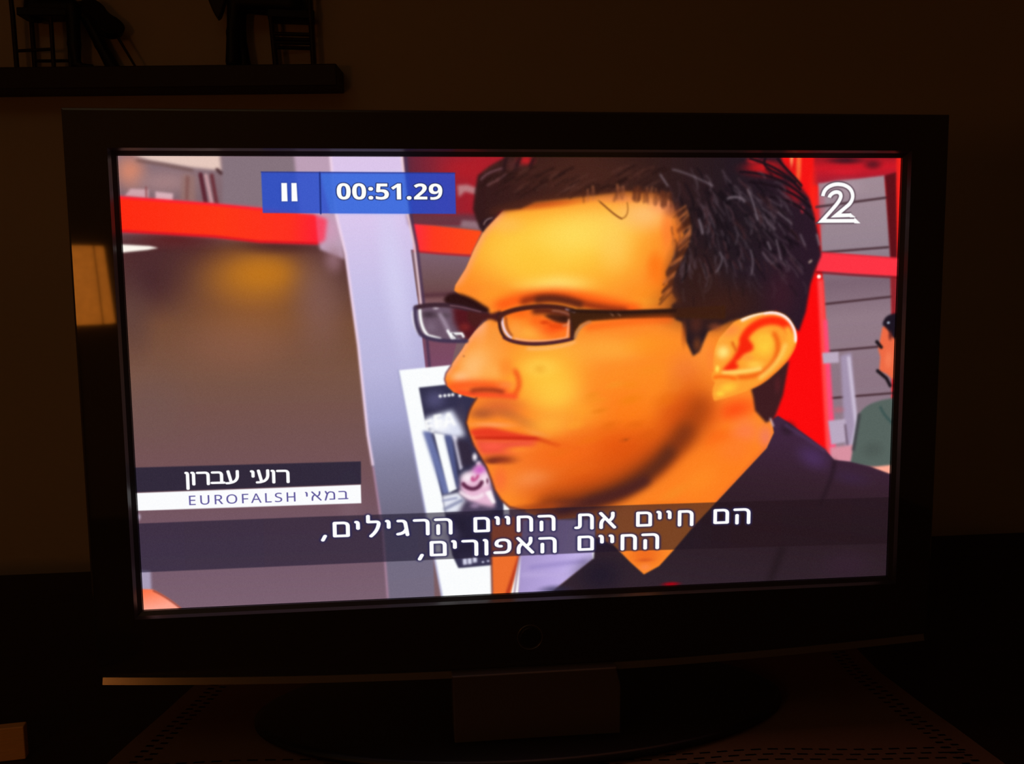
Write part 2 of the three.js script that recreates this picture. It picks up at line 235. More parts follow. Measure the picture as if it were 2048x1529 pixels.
    // chin, jaw, cheeks in shade
    blob('1329,685', 160, 120, '#ff7c18', 0.95); blob('1398,591', 110, 110, '#ff8a20', 0.8); blob('1274,780', 140, 80, '#ea580e', 0.95); blob('1122,789', 120, 50, '#f86a18', 0.9); blob('1026,862', 90, 44, '#fb8638', 1); blob('1039,855', 50, 26, '#ff9650', 0.8); blob('1440,688', 70, 70, '#dc5414', 0.8); blob('944,852', 26, 46, '#fb6a34', 0.7); blob('1190,861', 90, 40, '#f06014', 0.7);
    blob('1453,565', 60, 60, '#f47c34', 0.7); blob('1494,497', 34, 70, '#ff9038', 0.7); blob('1204,641', 40, 12, '#f49020', 0.5); blob('1246,724', 40, 14, '#ee6a14', 0.5); blob('1301,602', 30, 14, '#f88818', 0.5);
    // neck and shadow under the jaw
    blob('1541,830', 150, 120, '#ff7a1c', 1); blob('1499,906', 120, 50, '#ff8a22', 0.9); blob('1554,761', 60, 50, '#ff6414', 0.8); blob('1595,678', 80, 40, '#ff4e14', 0.9, -0.2); blob('1625,742', 50, 50, '#ff7a48', 0.8); blob('1683,764', 26, 50, '#f27862', 0.8); blob('1525,690', 36, 60, '#fa6a1a', 0.8);
    stroke('M1475,647 C1455,716 1399,770 1315,816 C1246,856 1163,887 1066,912', '#d8520f', 90, 24, 0.75); stroke('M1496,669 C1476,724 1427,778 1357,831 C1288,878 1204,910 1094,927', '#a84010', 52, 16, 0.9); stroke('M1458,733 C1420,791 1358,845 1274,889 C1204,917 1135,928 1066,934', '#7c3214', 34, 12, 0.95); stroke('M1413,791 C1372,846 1302,892 1190,922', '#5c2a1a', 24, 9); stroke('M1344,869 C1274,908 1190,927 1107,936', '#4c2220', 22, 7); blob('1052,931', 110, 14, '#a84418', 0.8, -0.05);
    fill('M1554,761 C1526,788 1484,793 1459,807 C1421,847 1372,902 1319,924 L1302,963 L1557,972 L1697,779 Z', '#ff8020', 11, 0.9); blob('1499,871', 70, 44, '#ff8a24', 0.8, -0.6); blob('1428,904', 60, 20, '#f88a24', 0.8, -0.5); blob('1597,790', 60, 40, '#ff7c2c', 0.7); blob('1400,938', 80, 14, '#f0741c', 0.7);
    blob('1345,1078', 60, 40, '#f06c20', 1); blob('1345,1113', 20, 14, '#ff8a50', 0.6); blob('1345,1092', 30, 7, '#d0501c', 0.6);
    stroke('M1687,788 L1617,861 L1545,936', '#e8682c', 6, 4);
    for (const [c, rx, ry, col, al] of [['1198,627', 26, 10, '#ee8c1c', 0.5], ['1259,601', 34, 12, '#f49426', 0.5], ['1218,671', 30, 9, '#e97a14', 0.6], ['1301,643', 40, 16, '#f0800f', 0.5], ['1356,563', 44, 16, '#f88c20', 0.5], ['1398,646', 40, 24, '#ee7010', 0.5], ['1246,710', 30, 12, '#e86a10', 0.6], ['1315,712', 30, 14, '#e4640e', 0.5], ['1191,750', 46, 12, '#f27014', 0.6], ['1287,753', 20, 8, '#c85010', 0.6], ['1357,741', 36, 18, '#dc5a0e', 0.5], ['1149,708', 30, 16, '#ffa42c', 0.5], ['1108,782', 40, 14, '#ee6c18', 0.5], ['1426,605', 26, 26, '#ef7a22', 0.5], ['1163,832', 50, 16, '#ea6414', 0.5]]) blob(c, rx, ry, col, al, -0.2);
    blob('852,516', 4, 4, '#b86a3c', 0.8); blob('1290,753', 7, 4, '#b44a10', 0.7);
  });
  stroke('M819,539 L804,560 L800,576 L805,592', '#6a3c58', 2.5, 1.2); stroke('M884,629 C869,649 861,667 858,683 L855,694 L862,721 L873,754', '#4a2428', 3.5, 1.6); stroke('M873,754 L892,788 L908,817 L920,849 L930,881 L946,907 L968,928 L1011,940', '#5a2a30', 3.5, 1.8);
  // --- hair
  fill('M955,-19 L967,1 L928,23 L896,47 L888,88 L882,134 L895,172 L906,192 L922,173 L958,137 L1007,132 L1046,115 L1126,106 L1206,97 L1287,88 L1368,93 L1410,112 L1424,149 L1452,202 L1425,228 L1417,265 L1398,299 L1409,347 L1428,377 L1413,390 L1424,428 L1443,435 L1455,488 L1475,528 L1492,516 L1516,462 L1577,435 L1633,419 L1705,408 L1772,467 L1790,413 L1801,340 L1814,298 L1830,260 L1823,217 L1806,147 L1791,105 L1751,57 L1717,17 L1704,-22 Z', grad('901,108', '1796,163', [[0, '#34191a'], [0.3, '#43221a'], [0.5, '#331c1a'], [0.75, '#241820'], [1, '#2a1826']]), 2.5);
  blob('1151,44', 200, 46, '#45231c', 0.9); blob('1535,389', 170, 80, '#3d1e18', 1); blob('1492,322', 90, 90, '#331b18', 0.8); blob('1717,365', 60, 90, '#3a1a26', 0.8); blob('1601,176', 150, 100, '#1e151c', 0.7);
  blob('993,19', 30, 20, '#5a2a2a', 0.7); blob('1022,8', 26, 16, '#c81c24', 0.9); stroke('M970,4 L962,38 M1007,1 L993,32 M1043,3 L1033,25', '#2a1418', 6, 2.5); stroke('M921,72 C941,57 954,60 970,44 M904,57 C921,38 941,34 959,29', '#7a5058', 3, 2); stroke('M902,179 C900,162 913,160 933,155 C920,167 910,173 907,188', '#2c1820', 4, 1.5); stroke('M910,173 C913,160 924,157 932,155', '#a08080', 2, 1.2);
  blob('1674,28', 80, 26, '#a4141c', 0.95); blob('1749,90', 40, 30, '#98141e', 0.8, 0.8); blob('1660,24', 46, 18, '#c4181e', 0.9); blob('1632,7', 20, 10, '#d01c24', 0.9); blob('1709,44', 24, 16, '#8c1018', 0.9); blob('1753,103', 12, 30, '#8c1420', 0.7, -0.4); blob('1774,137', 8, 12, '#e03040', 0.8); blob('1740,1', 7, 26, '#f8a060', 0.9);
  for (const s of ['M1625,2 C1681,17 1723,37 1766,83', 'M1667,2 C1653,24 1688,37 1752,63', 'M1598,37 C1667,37 1738,63 1784,110', 'M1701,2 C1723,30 1751,50 1769,73', 'M1626,63 C1696,70 1752,90 1795,130', 'M1683,103 C1739,110 1774,130 1805,163']) stroke(s, '#1c1018', 5, 1.2);
  const hairs = (n, tones, draw) => {                              // many fine strands on one sheet, blurred together
    const c = document.createElement('canvas'); c.width = SW; c.height = SH; const h = c.getContext('2d'); h.lineCap = 'round';
    for (let i = 0; i < n; i++) { h.strokeStyle = tones[Math.floor(rnd() * tones.length)]; draw(h, i / (n - 1)); }
    const d = document.createElement('canvas'); d.width = SW; d.height = SH; const k = d.getContext('2d'); k.filter = 'blur(2.4px)'; k.drawImage(c, 0, 0); g.drawImage(d, 0, 0);
  };
  hairs(300, ['rgba(104,86,96,0.45)', 'rgba(74,50,58,0.6)', 'rgba(120,104,116,0.35)', 'rgba(16,10,16,0.7)', 'rgba(18,12,18,0.7)', 'rgba(66,36,40,0.6)'], (h) => { // combed back and down
    const v = rnd() * rnd() * 0.4 + rnd() * 0.7, u = rnd(), [ax, ay] = xy('1400,24'), [bx, by] = xy('1716,24'), [cx, cy] = xy('1417,374'), [dx, dy] = xy('1791,379'), x = (ax + (bx - ax) * u) * (1 - v) + (cx + (dx - cx) * u) * v, y = (ay + (by - ay) * u) * (1 - v) + (cy + (dy - cy) * u) * v;
    const a = 0.45 + 0.8 * (1 - u) + 0.45 * v + 0.45 * (rnd() - 0.5), l = 12 + 22 * rnd(), bend = 0.5 * (rnd() - 0.3);
    h.globalAlpha = v > 0.75 ? 0.4 : 1; h.lineWidth = 2.5 + 5 * rnd() * rnd(); h.beginPath(); h.moveTo(x, y); h.quadraticCurveTo(x + l * Math.cos(a - bend), y + l * Math.sin(a - bend), x + l * 1.7 * Math.cos(a + bend), y + l * 1.7 * Math.sin(a + bend)); h.stroke();
  });
  hairs(90, ['rgba(90,50,40,0.35)', 'rgba(30,14,14,0.5)', 'rgba(40,20,18,0.5)', 'rgba(110,70,60,0.22)'], (h) => { // the fringe, swept to the left
    const [ax, ay] = xy('935,19'), [bx, by] = xy('1407,90'), u = rnd(), x = ax + (bx - ax) * u, y = ay + (by - ay) * rnd() * (0.5 + 0.5 * (1 - Math.abs(u - 0.4))), l = 20 + 26 * rnd();
    h.lineWidth = 3 + 5 * rnd(); h.beginPath(); h.moveTo(x, y); h.quadraticCurveTo(x - l * 0.6, y + l * 0.2, x - l, y + l * 0.55); h.stroke();
  });
  for (const [s, w] of [['M1413,31 C1447,37 1489,57 1523,73', 3], ['M1565,107 C1585,99 1606,104 1611,115', 5], ['M1620,83 C1634,110 1642,136 1649,163', 4], ['M1705,143 C1719,156 1733,163 1744,174', 3], ['M1678,223 L1687,243', 4], ['M1816,204 L1824,231', 5], ['M1487,162 L1497,199', 5], ['M1630,243 C1641,269 1639,290 1634,310', 3], ['M1702,216 L1717,270', 3], ['M1380,44 L1400,73', 4], ['M1769,203 L1784,233', 3], ['M1546,249 C1558,269 1547,289 1536,302', 3]]) stroke(s, '#8d7d88', w * 0.9, 1.9, 0.7);
  stroke('M1797,278 L1802,274', '#b49a8c', 5, 1.5, 0.8);
  hairs(46, ['rgba(90,42,26,0.5)', 'rgba(120,60,34,0.5)', 'rgba(205,120,74,0.35)'], (h) => { const u = Math.pow(rnd(), 0.7); const [ax, ay] = xy('1151,106'), [bx, by] = xy('1414,120'), x = ax + (bx - ax) * u, y = ay + (by - ay) * u - 14 * Math.sin(u * 3.1) + 6; h.lineWidth = 3 + 5 * rnd(); h.beginPath(); h.moveTo(x + 14 * (rnd() - 0.4), y - 22 - 14 * rnd()); h.lineTo(x + 5 - 10 * rnd(), y + 10 * rnd()); h.stroke(); });
  hairs(40, ['rgba(74,34,20,0.8)', 'rgba(96,44,22,0.7)', 'rgba(220,120,56,0.6)'], (h, u) => { const [ax, ay] = xy('1424,142'), [bx, by] = xy('1407,368'), x = ax + (bx - ax) * u + 20 * Math.sin(u * 5), y = ay + (by - ay) * u; h.lineWidth = 4.5; h.beginPath(); h.moveTo(x + 26, y - 16); h.lineTo(x - 10 * rnd(), y + 26 * rnd()); h.stroke(); });
  stroke('M1416,135 C1438,175 1455,202 1427,228 C1414,254 1403,281 1403,301 C1407,334 1415,361 1429,380', '#7c3a1a', 10, 7, 0.6);
  stroke('M933,140 C1005,119 1125,98 1218,93 C1299,88 1366,88 1407,109', '#5a2a1a', 10, 6, 0.7);
  blob('1425,201', 18, 60, '#c85a20', 0.45); blob('1412,135', 26, 24, '#7a3a2a', 0.5);
  stroke('M1213,111 C1234,127 1253,148 1276,159 C1291,156 1296,140 1291,117', '#b8742c', 3, 1.1); stroke('M1218,115 C1238,132 1258,151 1276,159', '#8c4a1c', 2.4, 1);
  fill('M1637,613 L1693,572 L1746,546 L1731,640 L1707,706 L1684,717 L1652,682 L1646,646 Z', '#3e1c20', 2.5); blob('1715,612', 12, 30, '#5a2026', 0.6); stroke('M1696,706 L1705,726', '#c8a8b4', 4, 2);
  blob('1486,497', 16, 26, '#8a4420', 0.6); blob('1482,443', 22, 30, '#55281e', 0.7); blob('1535,450', 24, 14, '#9c4a2a', 0.6); blob('1449,469', 10, 40, '#a84a1c', 0.6);
  // --- ear
  const EAR = 'M1587,438 C1605,428 1640,415 1671,412 C1710,404 1738,419 1751,439 C1767,461 1772,486 1763,509 C1752,538 1728,564 1700,586 C1679,605 1654,619 1631,625 C1598,637 1567,646 1536,652 C1527,635 1529,616 1538,602 C1523,587 1529,577 1532,569 C1528,532 1536,498 1550,478 Z';
  fill(EAR, '#ffa030', 1.5);
  clip(EAR, () => {
    blob('1550,498', 40, 60, '#ffa83c', 0.9); blob('1649,500', 70, 60, '#ffb632', 1); blob('1578,458', 40, 24, '#ff8a40', 0.8);
    stroke('M1615,486 C1625,459 1655,435 1697,434 C1727,436 1738,447 1747,463', '#ff2a0c', 18, 3.5); stroke('M1740,461 C1756,483 1749,516 1729,537', '#ffae34', 16, 4); blob('1677,501', 30, 36, '#ffcc3c', 1); blob('1674,487', 30, 18, '#ffc238', 0.8);
    fill('M1598,513 C1606,486 1614,478 1623,480 C1640,492 1649,506 1641,516 C1624,522 1610,535 1593,548 C1613,562 1602,571 1560,572 C1551,564 1582,548 1590,529 Z', '#f8260c', 3.5); blob('1628,534', 20, 14, '#ff9a3a', 0.8); blob('1650,555', 30, 14, '#ffc84a', 0.9);
    stroke('M1702,471 C1723,501 1715,543 1679,572 C1650,588 1622,590 1605,587', '#f46414', 10, 3.5); stroke('M1560,575 C1594,576 1636,571 1664,566', '#ffd66a', 8, 3); blob('1559,519', 22, 22, '#ffe27a', 1); blob('1543,564', 8, 12, '#ffe05a', 1); stroke('M1584,493 L1595,515', '#e05a14', 5, 2.5); stroke('M1535,588 C1551,583 1573,586 1594,592', '#ff6a14', 7, 3);
    blob('1573,617', 34, 18, '#ffc63a', 1, -0.2); blob('1552,633', 16, 10, '#ffd640', 0.8); stroke('M1734,502 C1726,536 1700,567 1665,591', '#ffcf60', 8, 3.5); stroke('M1765,502 C1752,543 1707,591 1637,627', '#f86c1c', 5, 2.5);
    stroke('M1612,431 C1640,415 1689,402 1726,419 C1755,436 1767,464 1765,491', '#ffe6c8', 9, 2); stroke('M1675,414 C1712,408 1738,422 1752,444 C1761,461 1765,472 1764,488', '#ffe4e6', 6, 1.5);
  });
  blob('1523,539', 16, 40, '#ff8434', 0.6);
  // --- spectacles
  stroke('M814,367 C825,356 844,362 864,370 C884,378 897,391 910,397', '#2a1012', 17, 3); fill('M809,374 C812,359 831,356 851,367 L903,394 L896,404 L824,390 Z', '#2c1214', 2.5);
  fill('M731,389 L768,382 L837,388 L890,402 L902,420 L880,452 L862,475 L790,474 L751,464 L735,447 Z', '#6c5568', 1.5);
  clip('M731,389 L768,382 L837,388 L890,402 L904,420 L880,452 L862,475 L790,474 L751,464 L735,447 Z', () => {
    fill('M824,382 L910,394 L909,434 L869,486 L845,456 L828,426 Z', '#54161e', 5); blob('856,439', 18, 14, '#7a2424', 0.9); blob('762,405', 26, 12, '#42303c', 0.9); blob('798,408', 26, 10, '#54424e', 0.9); blob('781,388', 10, 6, '#c0aebc', 1); blob('767,438', 18, 18, '#7a6478', 0.9); stroke('M791,405 C804,425 809,439 814,451', '#a08ca0', 8, 3);
    stroke('M739,392 C739,418 743,444 759,460 L790,469', '#ffffff', 6, 1.4); stroke('M811,448 L823,472 L832,467 L820,456 L848,456 L852,464', '#ffffff', 5, 1.2); blob('836,472', 10, 5, '#a89cae', 0.9); stroke('M824,456 L835,468', '#4a3c4c', 3, 1);
  });
  stroke('M721,397 C720,418 725,439 735,454', '#f4eef8', 4, 1.5);
  stroke('M729,386 C752,379 798,377 840,385 C870,391 890,402 916,407', '#3c2430', 9, 1.5); stroke('M727,388 C726,411 729,441 740,456 C757,471 796,477 860,476', '#41324e', 7.5, 1.5); stroke('M818,382 C851,385 877,394 899,400', '#8a5c66', 2, 1);
  fill('M864,396 L896,402 L930,404 L952,397 L956,424 L939,426 C929,418 917,418 904,426 L883,444 L863,420 Z', '#4a1c1c', 2.5);
  const LENS = 'M945,408 C990,390 1056,383 1123,394 L1145,404 L1143,475 C1103,486 1042,492 1002,484 C969,478 955,469 949,441 Z';
  clip(LENS, () => {
    fill('M923,368 L1164,371 L1164,505 L922,500 Z', '#ff8a28'); blob('1003,402', 60, 24, '#ff6a18', 1); blob('1029,459', 70, 26, '#ffa83c', 1); blob('989,448', 24, 30, '#ffa040', 0.7); blob('1096,443', 60, 34, '#ff5214', 0.95); blob('1049,423', 30, 20, '#ff6418', 0.8); blob('1123,464', 40, 14, '#ff7a20', 0.8);
    stroke('M1043,399 C1070,396 1096,402 1145,413', '#5e2014', 14, 4); fill('M1067,412 C1083,404 1117,408 1140,419 L1139,435 C1117,437 1094,429 1080,420 Z', '#4a2014', 3); blob('1121,420', 18, 9, '#38180e', 0.9); blob('1069,430', 16, 8, '#d83c0c', 0.8); stroke('M1080,434 C1099,447 1123,442 1139,432', '#e0480e', 5, 3); stroke('M1118,440 C1129,440 1137,432 1140,427', '#d8906a', 3, 2); stroke('M1090,399 C1110,400 1123,405 1137,411', '#a06a5a', 3, 2);
    stroke('M955,411 C954,434 960,456 978,469', '#f0d8ee', 5.5, 1.4); stroke('M965,416 C965,435 968,450 981,464', '#8c3c1c', 3.5, 2); stroke('M989,472 C1029,483 1083,482 1129,472 L1134,424', '#ffb48c', 3.5, 1.8);
  });
  stroke('M945,408 C990,391 1056,383 1123,394 L1145,404 L1143,475 C1103,486 1042,492 1002,484 C969,478 955,469 949,441 Z', '#3c1a1c', 6, 1.2); stroke('M949,421 C950,401 1003,390 1056,387 C1083,386 1117,390 1144,400', '#4a1e18', 9, 1.8); stroke('M1144,403 L1143,472', '#42201c', 10, 1.6); stroke('M959,469 C989,485 1049,493 1137,477', '#52222c', 5, 1.4);
  stroke('M1022,499 C1069,503 1123,496 1150,483', '#ffc28c', 4, 3, 0.8);
  fill('M1134,397 L1273,403 L1424,399 L1563,393 L1563,428 L1424,423 L1286,424 L1184,429 L1164,438 L1148,461 Z', '#40200f', 2); stroke('M1417,407 L1549,409', '#3b1c14', 16, 6, 0.8); stroke('M1245,406 L1254,415 M1264,406 L1273,415', '#8a5c44', 3, 1.5); stroke('M1126,396 L1150,404', '#a88890', 3, 1.4); stroke('M1150,472 C1156,451 1167,438 1191,431', '#b0805c', 5, 2); stroke('M1184,445 C1245,436 1327,427 1410,428', '#ff5c14', 12, 6, 0.8);
  stroke('M1137,400 L1273,406 L1424,404', '#2a1410', 6, 2);
  // soften the broadcast picture as a whole
  { const soft = document.createElement('canvas'); soft.width = SW; soft.height = SH; const h = soft.getContext('2d'); h.filter = 'blur(1.6px)'; h.drawImage(cv, 0, 0); g.drawImage(soft, 0, 0); }
  // --- floor strip and skin at the lower left corner
  fill('M-7,1060 L23,1064 L22,1122 L-8,1121 Z', '#a89cb8', 2.5); fill('M-13,1111 L24,1114 C55,1131 79,1152 99,1174 L97,1201 L-12,1195 Z', grad('5,1115', '15,1167', [[0, '#ff7448'], [1, '#ffa590']]), 1.5); stroke('M27,1118 C55,1133 77,1153 94,1169', '#9a4438', 3, 1.5);
  // --- captions
  fill('M-13,788 L575,790 L574,851 L-9,853 Z', 'rgba(34,32,52,0.82)', 1); fill('M-9,855 L573,853 L573,903 L-9,902 Z', '#fbfcff', 0.8); blob('0,918', 8, 12, '#b4a4bc', 0.9);
  fill('M-3,936 L432,935 L743,936 L1288,935 L1545,936 L2098,940 L2096,1075 L1423,1066 L1288,1064 L751,1066 L631,1066 L-5,1067 Z', grad('11,993', '2041,1005', [[0, 'rgba(26,24,46,0.60)'], [0.6, 'rgba(32,22,40,0.60)'], [0.8, 'rgba(36,20,26,0.60)'], [1, 'rgba(34,20,26,0.60)']]), 0.8);
  fill('M347,38 L837,40 L838,145 L565,143 L347,141 Z', 'rgba(38,76,205,0.84)', 0.8); fill('M493,41 L706,41 L719,144 L515,143 Z', 'rgba(70,140,240,0.35)', 3); stroke('M493,40 L492,143', 'rgba(25,40,120,0.9)', 3, 0.8);
  stroke('M347,39 L837,41', 'rgba(40,45,120,0.8)', 2, 0.8);
  for (const s of ['M396,66 L410,66 L410,112 L395,112 Z', 'M421,66 L434,66 L435,112 L420,112 Z']) { fill(s, '#20307a', 2); fill(s, '#ffffff', 0.5); }
  // text set along a baseline from a to b: width fitted to it
  const along = (a, b, size, f) => { const [x0, y0] = xy(a), [x1, y1] = xy(b), w = Math.hypot(x1 - x0, y1 - y0); g.save(); g.translate(x0, y0); g.rotate(Math.atan2(y1 - y0, x1 - x0)); f(w, size * K); g.restore(); };
  const latin = (text, a, b, size, font, color, gap, halo) => along(a, b, size, (w, h) => {
    g.font = `${font} ${h / 0.714}px sans-serif`; const chars = [...text], ws = chars.map((c) => g.measureText(c).width), total = ws.reduce((x, y) => x + y, 0) + gap * h * (chars.length - 1), k = w / total; g.scale(k, 1); let x = 0;
    for (const pass of halo ? [1, 0] : [0]) { x = 0; chars.forEach((c, i) => { if (pass) { g.strokeStyle = halo; g.lineWidth = 5; g.lineJoin = 'round'; g.strokeText(c, x, 0); } else { g.fillStyle = color; g.fillText(c, x, 0); } x += ws[i] + gap * h; }); }
  });
  latin('00:51.29', '532,107', '806,108', 30.5, 'bold', '#fffffa', -0.01, 'rgba(30,40,90,0.8)');
  latin('EUROFALSH', '125,892', '406,892', 18.5, '', '#5c5498', 0.16);
  // Hebrew letters as pen strokes in a box one letter high (baseline at 1): [width, strokes]
  const HEB = {
    'ר': [0.66, 'M0,.08 L.4,.08 Q.58,.08 .58,.3 L.58,1'], 'ו': [0.2, 'M.02,.06 Q.1,.06 .1,.2 L.1,1'], 'י': [0.2, 'M.02,.06 Q.1,.06 .1,.2 L.1,.48'], 'ן': [0.2, 'M.02,.06 Q.1,.06 .1,.2 L.1,1.34'],
    'ע': [0.7, 'M.6,.02 L.6,.4 Q.58,.88 .16,.96 L0,.97 M.08,.02 L.24,.9'], 'ב': [0.7, 'M.04,.08 L.36,.08 Q.54,.08 .54,.3 L.54,.92 M0,.92 L.66,.92'], 'מ': [0.78, 'M.06,.02 L.18,.34 L.04,1 M.17,.34 Q.28,.06 .46,.08 Q.7,.1 .7,.4 L.7,.92 L.38,.92'],
    'א': [0.74, 'M.04,.02 L.68,.98 M.6,.02 L.6,.22 Q.58,.42 .42,.54 M.24,.36 Q.06,.5 .06,.76 L.06,.98'], 'ה': [0.76, 'M.02,.08 L.44,.08 Q.68,.08 .68,.34 L.68,1 M.12,.46 L.12,1'], 'ם': [0.74, 'M.08,.08 L.44,.08 Q.66,.08 .66,.3 L.66,.92 L.08,.92 L.08,.08'],
    'ח': [0.76, 'M.1,1 L.1,.08 L.44,.08 Q.68,.08 .68,.34 L.68,1'], 'ת': [0.84, 'M0,.93 L.06,.93 Q.18,.93 .18,.76 L.18,.08 L.5,.08 Q.74,.08 .74,.34 L.74,1'], 'ג': [0.52, 'M.06,.08 L.18,.08 Q.36,.08 .38,.3 L.46,1 M.41,.62 Q.34,.9 .04,.94'],
    'ל': [0.62, 'M.08,-.3 L.08,.08 L.42,.08 Q.58,.08 .54,.28 Q.48,.7 .2,1'], 'פ': [0.74, 'M.02,.92 L.36,.92 Q.66,.92 .66,.58 L.66,.4 Q.66,.08 .36,.08 Q.08,.08 .08,.34 Q.08,.5 .28,.5'], ',': [0.2, 'M.12,.9 L.02,1.16'], ' ': [0.42, ''],
  };
  const hebrew = (text, a, b, size, weight, color, gap, halo) => along(a, b, size, (w, h) => {
    const chars = [...text].reverse(), ws = chars.map((c) => HEB[c][0]), total = ws.reduce((x, y) => x + y, 0) + gap * (chars.length - 1), k = w / (total * h);
    for (const pass of halo ? [1, 0] : [0]) { let x = 0; chars.forEach((c, i) => {
      g.save(); g.scale(k * h, h); g.translate(x, -1); g.lineCap = 'round'; g.lineJoin = 'round';
      if (pass) { g.strokeStyle = halo; g.lineWidth = weight + 0.16; g.filter = 'blur(2px)'; } else { g.strokeStyle = color; g.lineWidth = weight; }
      if (HEB[c][1]) g.stroke(path(HEB[c][1])); g.restore(); x += ws[i] + gap; }); }
  });
  hebrew('רועי עברון', '124,837', '388,839', 25, 0.19, '#ffffff', 0.13);
  hebrew('במאי', '428,891', '539,891', 18, 0.12, '#5c5498', 0.24);
  hebrew('הם חיים את החיים הרגילים,', '468,993', '1644,998', 32, 0.18, '#ffffff', 0.27, 'rgba(44,40,84,0.8)');
  hebrew('החיים האפורים,', '723,1056', '1384,1059', 32, 0.18, '#ffffff', 0.27, 'rgba(44,40,84,0.8)');
  // channel mark: a double-lined figure 2
  for (const [c, w, b] of [['#5a4452', 12.5, 1.2], ['#ffffff', 8, 0.6]]) {
    stroke('M1830,101 C1833,75 1861,65 1887,71 C1915,79 1923,105 1904,124 L1868,153 L1912,152', c, w, b, 1, 'butt');
    stroke('M1848,105 C1852,89 1880,83 1881,101 C1880,113 1869,125 1829,167 L1927,167', c, w, b, 1, 'butt');
  }
  fill('M1921,158 L1939,174 L1921,174 Z', '#ffffff', 0.6); fill('M1908,146 L1925,158 L1908,158 Z', '#ffffff', 0.6);

  // fine grain of the broadcast picture
  const im = g.getImageData(0, 0, SW, SH), d = im.data;
  for (let i = 0; i < d.length; i += 4) { const n = (rnd() - 0.5) * 9; d[i] += n; d[i + 1] += n; d[i + 2] += n; }
  g.putImageData(im, 0, 0);
  const mean = [0, 0, 0]; let k = 0;
  for (let i = 0; i < d.length; i += 4 * 97) { for (let c = 0; c < 3; c++) mean[c] += Math.pow(d[i + c] / 255, 2.2); k++; }
  return { canvas: cv, mean: mean.map((x) => x / k) };
}
// ---------------------------------------------------------------- the television
const W2 = 0.465, H2 = 0.2652, OUT = 0.5205, TOP = 0.317, BOT = -0.342, SAG = 0.017, FRONT = 0.012;   // half picture, frame outline (from the screen's centre)
function outline(kind, inset) {                                    // closed outlines with matching points: top, right, bottom, left
  const n = 40, pts = [], l = kind === 'frame' ? [-OUT + inset, OUT - inset, TOP - inset, BOT + inset] : [-W2 - inset, W2 + inset, H2 + inset, -H2 - inset];
  const low = (x) => (kind === 'frame' ? l[3] - SAG * (1 - (x / OUT) ** 2) : l[3]);
  for (let i = 0; i < n; i++) pts.push([l[0] + (l[1] - l[0]) * i / n, l[2]]);
  for (let i = 0; i < n; i++) pts.push([l[1], l[2] + (low(l[1]) - l[2]) * i / n]);
  for (let i = 0; i < n; i++) { const x = l[1] + (l[0] - l[1]) * i / n; pts.push([x, low(x)]); }
  for (let i = 0; i < n; i++) pts.push([l[0], low(l[0]) + (l[2] - low(l[0])) * i / n]);
  return pts;
}
function ring(a, za, b, zb) {                                      // the strip between two outlines, creased at its edges
  const v = [], n = a.length;
  for (let i = 0; i < n; i++) {
    const j = (i + 1) % n, A = [...a[i], za], B = [...a[j], za], C = [...b[j], zb], D = [...b[i], zb];
    v.push(...A, ...C, ...B, ...A, ...D, ...C);
  }
  const g = new THREE.BufferGeometry(); g.setAttribute('position', new THREE.Float32BufferAttribute(v, 3)); g.computeVertexNormals();
  g.setAttribute('uv', new THREE.Float32BufferAttribute(new Float32Array(v.length / 3 * 2), 2));
  return g;
}
const picture = paintScreen();
const tv = thing('television', 'large black flat television showing a paused interview with a man in spectacles', 'television', [0, TABLE + 0.004, 0], YAW);
